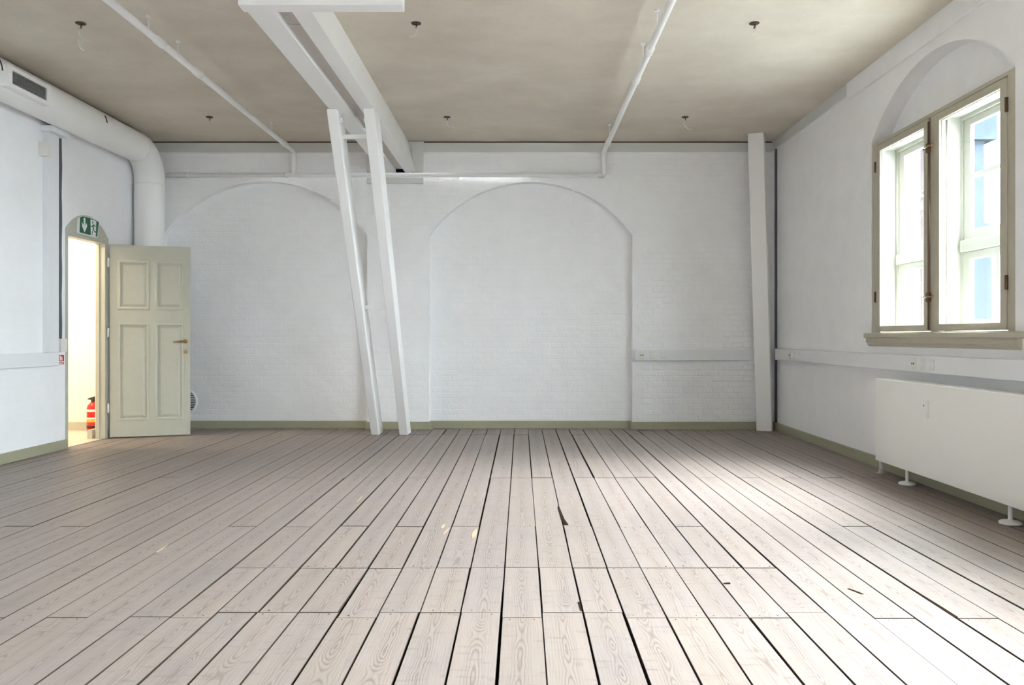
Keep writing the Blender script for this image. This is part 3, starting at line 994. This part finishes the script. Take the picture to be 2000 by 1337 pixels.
# ------------------------------------------------------------------ window (box window: olive inner casements, cream outer sashes)
def window(name, label):
    yc = WIN_YC
    root = tag(empty(name, (XR, yc, WIN_ZB)), label, 'window', kind='structure')
    f = lambda u, z, d: (XR + d, yc + u, z)
    H = WIN_HALF
    zt, zsil = 2.755, 1.135
    # fixed inner frame
    fr = MB().ring((-H + 0.001, H - 0.001, zsil - 0.03, zt), (-H + 0.085, H - 0.085, zsil + 0.006, zt - 0.028), f, 0.005, 0.085).build('frame', 'olive_w', root, 0.004)
    post = MB().prism([(-0.03, zsil), (0.03, zsil), (0.03, zt - 0.02), (-0.03, zt - 0.02)], f, 0.012, 0.085).build('post', 'olive_w', root, 0.004)
    for s, (a, b) in ((1, (0.040, H - 0.088)), (-1, (-H + 0.088, -0.040))):
        cz0, cz1 = zsil + 0.010, zt - 0.032
        st = 0.072
        cs = MB().ring((a, b, cz0, cz1), (a + st, b - st, cz0 + 0.05, cz1 - 0.055), f, 0.0, 0.05).build('casement', 'olive_w', root, 0.006)
        MB().ring((a + st - 0.010, b - st + 0.010, cz0 + 0.04, cz1 - 0.045), (a + st + 0.004, b - st - 0.004, cz0 + 0.054, cz1 - 0.059), f, 0.018, 0.044).build('glazing_bead', 'outer', cs)
        MB().prism([(a + st - 0.005, cz0 + 0.045), (b - st + 0.005, cz0 + 0.045), (b - st + 0.005, cz1 - 0.05), (a + st - 0.005, cz1 - 0.05)], f, 0.026, 0.030).build('pane', 'glass', cs)
        edge = b if s == 1 else a
        hu = (b + 0.004) if s == 1 else (a - 0.004)
        for zz in (1.395, 2.50):
            MB().tube([f(hu, zz, -0.004), f(hu, zz + 0.09, -0.004)], 0.010, 10).build('hinge', 'rust', cs, smooth=True)
    # espagnolette rod and brass catches at the meeting stiles
    MB().tube([f(0.036, zsil + 0.02, 0.0), f(0.036, zt - 0.06, 0.0)], 0.008, 8).build('rod', 'rust', root, smooth=True)
    for zz in (1.395, 2.50):
        k = MB().prism([(0.020, zz - 0.035), (0.052, zz - 0.035), (0.052, zz + 0.035), (0.020, zz + 0.035)], f, -0.016, 0.012).build('catch', 'rust', root, 0.004)
        MB().tube([f(0.036, zz, -0.014), f(0.036, zz, -0.03), f(-0.02, zz + 0.002, -0.036), f(-0.065, zz - 0.004, -0.034), f(-0.08, zz + 0.006, -0.030)],
                  [0.007, 0.007, 0.006, 0.006, 0.008], 10).build('handle', 'brass', k, smooth=True)
        MB().tube([f(0.052, zz, -0.012), f(0.085, zz, -0.016)], 0.006, 8).build('pin', 'rust', k, smooth=True)
    # lining of the box
    ln = MB()
    ln.ring((-H + 0.001, H - 0.001, zsil - 0.03, 2.744), (-H + 0.055, H - 0.055, zsil + 0.015, 2.70), f, 0.086, 0.185)
    ln.build('lining', 'outer', root, 0.004)
    MB().prism([(-0.055, zsil), (0.055, zsil), (0.055, 2.72), (-0.055, 2.72)], f, 0.09, 0.20).build('box_post', 'outer', root, 0.006)
    # outer frame and sashes
    xo = 0.187
    MB().ring((-H + 0.001, H - 0.001, zsil - 0.03, 2.744), (-H + 0.085, H - 0.085, zsil + 0.035, 2.672), f, xo, xo + 0.055).build('outer_frame', 'outer', root, 0.004)
    MB().prism([(-0.075, zsil), (0.075, zsil), (0.075, 2.70), (-0.075, 2.70)], f, xo + 0.002, xo + 0.058).build('outer_mullion', 'outer', root, 0.006)
    for (a, b) in ((0.075, H - 0.085), (-H + 0.085, -0.075)):
        MB().prism([(a, 1.715), (b, 1.715), (b, 1.80), (a, 1.80)], f, xo - 0.02, xo + 0.085).build('transom', 'outer', root, 0.006)
        up = MB().ring((a, b, 1.80, 2.672), (a + 0.085, b - 0.085, 1.865, 2.62), f, xo + 0.012, xo + 0.042).build('upper_sash', 'outer', root, 0.005)
        MB().prism([(a + 0.08, 1.86), (b - 0.08, 1.86), (b - 0.08, 2.625), (a + 0.08, 2.625)], f, xo + 0.028, xo + 0.032).build('pane', 'glass', up)
        MB().prism([(a + 0.08, 2.235), (b - 0.08, 2.235), (b - 0.08, 2.268), (a + 0.08, 2.268)], f, xo + 0.010, xo + 0.040).build('glazing_bar', 'outer', up, 0.004)
        lo = MB().ring((a, b, 1.17, 1.715), (a + 0.09, b - 0.09, 1.225, 1.655), f, xo + 0.005, xo + 0.038).build('lower_sash', 'outer', root, 0.005)
        MB().prism([(a + 0.085, 1.22), (b - 0.085, 1.22), (b - 0.085, 1.66), (a + 0.085, 1.66)], f, xo + 0.022, xo + 0.026).build('pane', 'glass', lo)
        m = (a + b) / 2
        MB().prism([(m - 0.02, 1.22), (m + 0.02, 1.22), (m + 0.02, 1.66), (m - 0.02, 1.66)], f, xo + 0.006, xo + 0.036).build('glazing_bar', 'outer', lo, 0.004)
    # sill board and moulded apron
    MB().prism([(-H - 0.085, zsil - 0.042), (H + 0.045, zsil - 0.042), (H + 0.045, zsil), (-H - 0.085, zsil)], f, -0.05, 0.09).build('sill', 'olive_w', root, 0.006)
    ap = MB()
    prof = [(-0.034, 1.094), (-0.034, 1.055), (-0.024, 1.046), (-0.024, 1.040), (-0.008, 1.022), (0.004, 1.022), (0.004, 1.094)]
    a, b = -H - 0.07, H + 0.03
    ap.prism([(z, d) for d, z in prof], lambda z, d, u: (XR + d, yc + u, z), a, b)
    ap.build('apron', 'olive_w', root)
    return root

w1 = window('window_1', 'arched window with olive inner casements and cream outer sashes')
for i in range(1, N_WIN):
    c = copy_tree(w1, None, (0, i * WIN_STEP, 0))
    c.name = 'window_%d' % (i + 1)
    c['label'] = ('second arched window, nearer the viewer than the one in view', 'third arched window, level with the viewer', 'fourth arched window, behind the viewer')[i - 1]
# ------------------------------------------------------------------ outside
tag(MB().box(-60, 80, -60, 90, -5.4, -5.2).build('ground', 'ground'), 'grey paved yard outside the window', 'ground', kind='structure')
bd = tag(empty('brick_building', (7, 20, -5.2)), 'red brick building seen through the far window casement', 'building')
MB().box(3.9, 9.36, 18.5, 28, -5.2, 13).build('wall', 'brickext', bd)
for zz in (-2.5, 1.0, 4.5, 8.0):
    for xx in (5.0, 6.9):
        wdw = MB().ring((xx, xx + 1.1, zz, zz + 1.8), (xx + 0.1, xx + 1.0, zz + 0.1, zz + 1.7), lambda u, z, d: (u, 18.5 - d, z), -0.02, 0.04).build('window', 'outer', bd)
        MB().box(xx + 0.1, xx + 1.0, 18.485, 18.50, zz + 0.1, zz + 1.7).build('pane', 'slate', wdw)
    MB().box(3.9, 9.3, 18.42, 18.5, zz - 0.45, zz - 0.3).build('stone_band', 'outer', bd)
tw = tag(empty('grey_tower', (14.5, 30.7, -5.2)), 'blue-grey tower standing beside the brick building outside', 'tower')
MB().box(12.0, 16.9, 28.5, 33, -5.2, 5.2).build('lower_stage', 'slate', tw)
MB().box(12.1, 16.75, 28.7, 32.8, 5.2, 8.2).build('middle_stage', 'slate', tw)
MB().box(12.0, 17.1, 28.5, 33, 8.2, 18).build('upper_stage', 'slate', tw)

# ------------------------------------------------------------------ double beam under the ceiling
BZ = 3.06
bm_ = tag(empty('ceiling_beam', (-1.45, YB, BZ)), 'white double timber beam running under ceiling to the back wall', 'beam')
fY = lambda u, z, d: (u, d, z)
MB().prism([(-1.652, BZ), (-1.488, BZ), (-1.488, ZC), (-1.652, ZC)], fY, 0.5, YB - 0.015).build('beam_member', 'timber', bm_, 0.004)
MB().prism([(-1.384, BZ), (-1.262, BZ), (-1.345, ZC), (-1.384, ZC)], fY, 0.5, YB - 0.015).build('beam_member', 'timber', bm_, 0.003)
ys = [0.5, 4.0, 5.05, 6.80, 8.1, YB - 0.06]
for a, b in zip(ys[:-1], ys[1:]):
    MB().box(-1.488, -1.384, a + 0.004, b - 0.004, BZ + 0.03, BZ + 0.06).build('infill_board', 'infill', bm_)
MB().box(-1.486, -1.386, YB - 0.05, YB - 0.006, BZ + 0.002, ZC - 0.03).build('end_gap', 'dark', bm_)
for (y, z) in ((6.02, 3.2), (6.09, 3.17)):
    MB().box(-1.32, -1.285, y, y + 0.035, z, z + 0.03).build('bolt', 'white', bm_, 0.004)
cb = tag(MB().box(-1.622, -0.682, 4.54, 4.645, 3.0, BZ + 0.02).build('cross_bar', 'timber', bevel=0.005), 'short white timber crosspiece under the double beam', 'crosspiece')

# inclined strut frame carrying the beam
st = tag(empty('inclined_strut', (-1.47, 9.0, 0)), 'white inclined timber strut frame of two legs under the beam', 'strut')
YT, YBO = 6.81, 8.90
DEP = 0.27
def leg(x0, x1):
    # horizontal cuts at the floor and under the beam, leaning toward the camera at the top
    return MB().hexa([(x0, YBO, 0.0), (x1, YBO, 0.0), (x1, YBO + DEP, 0.0), (x0, YBO + DEP, 0.0),
                      (x0 + 0.01, YT, BZ), (x1 + 0.01, YT, BZ), (x1 + 0.01, YT + DEP, BZ), (x0 + 0.01, YT + DEP, BZ)])
leg(-1.685, -1.590).build('leg', 'timber', st, 0.012, seg=3)
leg(-1.366, -1.272).build('leg', 'timber', st, 0.006)
def ly(z):
    return YBO + (YT - YBO) * z / BZ
for zz, t in ((2.86, 0.022), (1.385, 0.022)):
    MB().box(-1.60, -1.355, ly(zz) + 0.10, ly(zz) + 0.13, zz, zz + t + 0.018).build('rung', 'timber', st, 0.003)
MB().tube([(-1.575, ly(2.99) + 0.07, 2.99), (-1.555, ly(2.99) + 0.07, 2.99)], 0.022, 12).build('bolt', 'white', st)
MB().tube([(-1.372, ly(2.99) + 0.07, 2.99), (-1.352, ly(2.99) + 0.07, 2.99)], 0.020, 12).build('bolt', 'white', st)

# leaning square post in the right back corner
def rot_rect(cx, cy, hx, hy, a):
    c, s = math.cos(a), math.sin(a)
    return [(cx + x * c - y * s, cy + x * s + y * c) for x, y in ((-hx, -hy), (hx, -hy), (hx, hy), (-hx, hy))]
b4 = rot_rect(2.865, 9.335, 0.088, 0.065, -0.42)
t4 = rot_rect(2.705, 9.125, 0.088, 0.075, -0.42)
mb = MB().hexa([(x, y, 0.0) for x, y in b4] + [(x, y, ZC) for x, y in t4])
tag(mb.build('corner_post', 'timber', bevel=0.008), 'white leaning timber post in the right back corner', 'post')
tag(MB().box(3.0, XR + 0.005, 9.36, 9.40, BH, 3.32).build('corner_shadow_strip', 'cable'), 'narrow dark strip painting the shadowed gap behind the leaning corner post', 'strip')  # dark strip in place of the shadow between post and right wall

# ------------------------------------------------------------------ pipes
def ceiling_pipe(x, z, label, collars, hangers):
    root = tag(empty('ceiling_pipe', (x, YB - 0.08, z)), label, 'pipe', 'white heating pipes under the ceiling')
    yb = YB - 0.075
    pts = [(x, 0.5, z)] + [(x, yb - 0.06, z), (x, yb - 0.03, z - 0.006), (x, yb - 0.008, z - 0.025), (x, yb, z - 0.06), (x, yb, 3.02)]
    MB().tube(pts, 0.027, 14).build('pipe', 'white', root, smooth=True)
    for y in collars:
        MB().tube([(x, y - 0.055, z), (x, y - 0.05, z), (x, y + 0.05, z), (x, y + 0.055, z)], [0.027, 0.034, 0.034, 0.027], 14).build('collar', 'white', root, smooth=True)
    for y in hangers:
        h = MB().tube([(x - 0.01, y, z + 0.02), (x - 0.012, y, ZC)], 0.005, 6).build('hanger', 'white', root)
        MB().lathe([(0.018, -0.012), (0.018, 0)], (x - 0.012, y, ZC), n=12).build('hanger_cup', 'white', h)
    return root
ceiling_pipe(-2.69, 3.295, 'white ceiling pipe left of the double beam', (5.9, 6.6, 9.0), (5.75, 6.25, 8.6))
ceiling_pipe(0.978, 3.285, 'white ceiling pipe right of the double beam', (6.05, 6.75, 8.95), (5.65, 6.3, 8.7))
wp = tag(empty('wall_pipe', (-1.7, YB - 0.05, 3.02)), 'white horizontal pipe along upper back wall above arches', 'pipe')
MB().tube([(-4.26, YB - 0.07, 3.018), (0.99, YB - 0.07, 3.018)], 0.027, 14).build('pipe', 'white', wp, smooth=True)
for x in (-4.22, -3.95, -2.78, -2.60, 0.9):
    MB().tube([(x - 0.012, YB - 0.07, 3.018), (x + 0.012, YB - 0.07, 3.018)], 0.032, 14).build('collar', 'white', wp, smooth=True)
for x in (-4.0, -2.2, 0.3):
    MB().box(x - 0.01, x + 0.01, YB - 0.07, YB, 3.008, 3.028).build('bracket', 'white', wp)

# ------------------------------------------------------------------ ventilation duct
du = tag(empty('ventilation_duct', (-4.325, 9.24, 0)), 'large round white ventilation duct along left wall bending down the corner', 'duct')
dx, dz_, dy, R0 = -4.325, 3.235, 9.235, 0.165
pts = [(dx, 0.5, dz_), (dx, 4.0, dz_), (dx, 8.92, dz_)]
for k in range(1, 9):
    a = math.pi / 2 * k / 8
    pts.append((dx, 8.92 + 0.315 * math.sin(a), dz_ - 0.315 * (1 - math.cos(a))))
pts += [(dx, dy, 2.0), (dx, dy, 0.0)]
MB().tube(pts, R0, 36).build('pipe', 'duct', du, smooth=True)
for y in (8.90, 4.6):
    MB().tube([(dx, y - 0.01, dz_), (dx, y + 0.01, dz_)], R0 + 0.003, 36).build('seam', 'duct', du, smooth=True)
MB().tube([(dx, dy, 2.86), (dx, dy, 2.88)], R0 + 0.003, 36).build('seam', 'duct', du, smooth=True)
for (y, a0, a1) in ((6.36, 0.0, 0.85), (7.97, 0.1, 0.55)):
    arc = [(dx + (R0 + 0.002) * math.cos(a0 + (a1 - a0) * k / 8), y, dz_ + (R0 + 0.002) * math.sin(a0 + (a1 - a0) * k / 8)) for k in range(9)]
    MB().tube(arc, 0.006, 6).build('strap', 'black', du, smooth=True)
gx = dx + R0 + 0.012
gr = MB().ring((6.40, 6.98, 3.125, 3.305), (6.455, 6.925, 3.162, 3.268), lambda u, z, d: (gx + d, u, z), -0.06, 0.012).build('grille_frame', 'duct', du, 0.004)
MB().box(gx - 0.012, gx - 0.006, 6.45, 6.93, 3.157, 3.273).build('grille_mesh', 'grille', gr)
for k in range(7):
    zz = 3.172 + k * 0.0145
    MB().box(gx - 0.006, gx + 0.006, 6.455, 6.925, zz, zz + 0.003).build('slat', 'grille', gr)
for k in range(22):
    yy = 6.47 + k * 0.0208
    MB().box(gx - 0.006, gx + 0.004, yy, yy + 0.004, 3.162, 3.268).build('slat', 'grille', gr)

# ------------------------------------------------------------------ cable trunkings and sockets
def socket(par, c, axis, holes):
    cx, cy, cz = c
    if axis == 'B':
        f = lambda u, z, d: (cx + u, cy - d, cz + z)
    else:
        f = lambda u, z, d: (cx - d, cy + u, cz + z)
    so_ = MB().prism([(-0.033, -0.040), (0.033, -0.040), (0.033, 0.040), (-0.033, 0.040)], f, -0.002, 0.007).build('socket', 'plastic2', par, 0.003)
    if holes:
        for s in (-0.0125, 0.0125):
            MB().tube([f(s, 0.0, 0.006), f(s, 0.0, 0.0085)], 0.0075, 12).build('pin_hole', 'black', so_)
    else:
        MB().prism([(-0.018, -0.022), (0.018, -0.022), (0.018, 0.022), (-0.018, 0.022)], f, 0.005, 0.011).build('insert', 'plastic', so_, 0.003)
tk = tag(empty('cable_trunking', (2.0, YB, 0.82)), 'white socket trunking on the back wall beside the corner post', 'trunking')
MB().box(1.362, 2.99, YB - 0.062, YB, 0.822, 0.950).build('channel', 'plastic', tk, 0.005)
MB().box(1.352, 1.366, YB - 0.065, YB, 0.819, 0.953).build('end_cap', 'plastic', tk, 0.003)
for i, x in enumerate((1.43, 1.556, 1.69)):
    socket(tk, (x, YB - 0.062, 0.886), 'B', i == 0)
tk = tag(empty('cable_trunking', (XR, 6.0, 0.83)), 'white socket trunking on right wall between window and radiator', 'trunking')
MB().box(2.945, XR, YF, 9.19, 0.838, 0.965).build('channel', 'plastic', tk, 0.005)
MB().box(2.942, XR, 9.186, 9.20, 0.835, 0.968).build('end_cap', 'plastic', tk, 0.003)
for i, y in enumerate((8.70, 8.57, 8.44)):
    socket(tk, (2.945, y, 0.902), 'R', i == 0)
for i, y in enumerate((5.955, 5.82, 5.69)):
    socket(tk, (2.945, y, 0.902), 'R', i == 0)
tk = tag(empty('cable_trunking', (XL, 7.0, 0.82)), 'white trunking on left wall ending at the red sign', 'trunking')
MB().box(XL, XL + 0.055, YF, 7.635, 0.826, 0.955).build('channel', 'plastic', tk, 0.005)
MB().box(XL, XL + 0.055, 7.46, 7.635, 0.957, 3.03).build('riser', 'plastic', tk, 0.004)
MB().box(XL, XL + 0.11, 7.43, 7.70, 3.03, 3.085).build('top_bracket', 'plastic', tk, 0.004)
sb = tag(MB().box(XL, XL + 0.09, 7.395, 7.458, 2.79, 2.92).build('sensor_box', 'plastic2', bevel=0.008), 'small white sensor box beside the trunking riser', 'sensor')
jb = tag(MB().box(XL, XL + 0.045, 7.69, 7.79, 0.955, 1.085).build('junction_box', 'plastic2', bevel=0.006), 'small ivory junction box above red sign by the doorway', 'junction box')
cbpts = [(XL + 0.016, 7.722 + 0.005 * math.sin(k * 1.7), 1.085 + (3.03 - 1.085) * k / 14) for k in range(15)]
tag(MB().tube(cbpts, 0.014, 8).build('cable', 'cable', smooth=True), 'dark grey cable running up left wall beside the doorway', 'cable')

# ------------------------------------------------------------------ round vent low on the back wall
rv = tag(empty('round_vent', (-4.07, YN, 0.32)), 'round white wall vent with dark slots behind the door', 'vent')
cx, cz, rr = -4.07, 0.322, 0.165
ringm = MB()
n = 40
i0 = 0
prof = [(rr, 0.0), (rr, 0.008), (rr - 0.012, 0.014), (rr - 0.024, 0.012), (rr - 0.026, 0.0)]
for r, d in prof:
    for j in range(n):
        w = 2 * math.pi * j / n
        ringm.v.append((cx + r * math.cos(w), YN - d, cz + r * math.sin(w)))
for k in range(len(prof) - 1):
    for j in range(n):
        q = (j + 1) % n
        ringm.f.append((k * n + j, k * n + q, (k + 1) * n + q, (k + 1) * n + j))
ringm.build('rim', 'white', rv, smooth=True)
MB().prism([(cx + (rr - 0.025) * math.cos(2 * math.pi * j / n), cz + (rr - 0.025) * math.sin(2 * math.pi * j / n)) for j in range(n)],
           lambda u, z, d: (u, YN - d, z), 0.0, 0.0045).build('opening', 'dark', rv)
for k in range(-6, 7):
    zz = k * 0.0205
    hw = math.sqrt(max(0, (rr - 0.025) ** 2 - zz * zz))
    MB().box(cx - hw, cx + hw, YN - 0.012, YN - 0.003, cz + zz - 0.005, cz + zz + 0.005).build('slat', 'white', rv)

# ------------------------------------------------------------------ radiator
ra = tag(empty('radiator', (2.88, 5.3, 0)), 'flat white panel radiator on feet beneath the arched window', 'radiator')
y0, y1, zb, zt = 4.27, 6.34, 0.120, 0.772
fp = MB()
fp.box(2.828, 2.842, y0, y1, zb, zt)
fp.build('front_panel', 'rad', ra, 0.005)
MB().box(2.845, 2.922, y0 + 0.02, y1 - 0.02, zb + 0.02, zt - 0.02).build('core', 'rad', ra, 0.004)
MB().box(2.925, 2.938, y0, y1, zb, zt).build('back_panel', 'rad', ra, 0.004)
for y in (y0, y1 - 0.012):
    MB().box(2.842, 2.925, y, y + 0.012, zb + 0.01, zt).build('side_cover', 'rad', ra, 0.002)
gs = MB().ring((2.842, 2.925, y0 + 0.012, y1 - 0.012), (2.850, 2.917, y0 + 0.02, y1 - 0.02), lambda u, v, d: (u, v, d), zt - 0.012, zt - 0.002).build('top_grille', 'rad', ra)
for k in range(60):
    yy = y0 + 0.04 + k * (y1 - y0 - 0.08) / 59
    MB().box(2.850, 2.917, yy - 0.004, yy + 0.004, zt - 0.010, zt - 0.004).build('slat', 'rad', gs)
for y in (5.93, 4.68):
    MB().lathe([(0.062, 0.0), (0.062, 0.010), (0.052, 0.018), (0.016, 0.024), (0.013, 0.03), (0.013, 0.14)], (2.885, y, 0.0), n=24).build('foot', 'white', ra, smooth=True)
MB().tube([(2.90, 6.395, 0.0), (2.90, 6.395, 0.15), (2.895, 6.36, 0.17), (2.89, 6.33, 0.17)], 0.013, 12).build('supply_pipe', 'white', ra, smooth=True)
MB().lathe([(0.034, 0.0), (0.034, 0.008), (0.022, 0.014), (0.020, 0.035), (0.016, 0.04)], (2.90, 6.395, 0.0), n=20).build('pipe_collar', 'steel', ra, smooth=True)
hm = MB().box(2.808, 2.829, 5.505, 5.535, 0.535, 0.66).build('heat_meter', 'rad', ra, 0.007)
MB().tube([(2.829, 5.575, 0.62), (2.8265, 5.575, 0.62)], 0.005, 10).build('screw_hole', 'black', ra)

# ------------------------------------------------------------------ ceiling outlets with loose wires
def outlet(x, y, curl, label, wire=True):
    root = tag(empty('ceiling_outlet', (x, y, ZC)), label, 'ceiling outlet', 'outlets in the ceiling')
    MB().lathe([(0.037, -0.002), (0.037, -0.005), (0.031, -0.008)], (x, y, ZC), n=20).build('hole', 'hole', root)
    MB().tube([(x + 0.005, y, ZC), (x + 0.004, y, ZC - 0.025), (x - 0.002, y + 0.004, ZC - 0.04)], 0.006, 8).build('hook', 'rust', root, smooth=True)
    if wire:
        MB().tube([(x + dx_, y + dy_, ZC + dz2) for dx_, dy_, dz2 in curl], 0.0038, 6).build('wire', 'wire', root, smooth=True)
    return root
j_ = [(0.0, 0, -0.03), (0.004, 0, -0.06), (-0.002, 0, -0.085), (-0.02, 0, -0.10), (-0.05, 0, -0.105)]
outlet(-3.27, 5.89, [(0, 0, -0.03), (-0.02, 0, -0.06), (-0.005, 0, -0.095), (0.015, 0, -0.12), (0.005, 0, -0.15), (-0.015, 0, -0.14), (-0.02, 0.01, -0.12), (0.0, 0.01, -0.11), (-0.012, 0, -0.16), (0.0, 0, -0.19), (0.025, 0, -0.205)],
       'ceiling outlet with curled wire, front row above the ventilation duct')
outlet(-0.78, 5.89, j_, 'ceiling outlet with hooked white wire just right of the beam crosspiece')
outlet(1.73, 5.89, [(0.01, 0, -0.02), (0.012, 0, -0.05), (0.0, 0, -0.075), (-0.03, 0, -0.085)], 'dark ceiling outlet in front row nearest the arched window')
outlet(-3.30, 8.40, j_, 'bare dark ceiling outlet in back row left of left ceiling pipe', wire=False)
outlet(-0.785, 8.40, [(0.0, 0, -0.03), (0.002, 0, -0.08), (0.02, 0, -0.11), (0.06, 0, -0.105), (0.075, 0, -0.12)], 'ceiling outlet in back row between beam and right ceiling pipe')
outlet(1.735, 8.40, [(0.0, 0, -0.03), (-0.012, 0, -0.06), (-0.004, 0, -0.095), (0.03, 0, -0.13), (0.075, 0, -0.13)], 'ceiling outlet in back row close to the corner post')
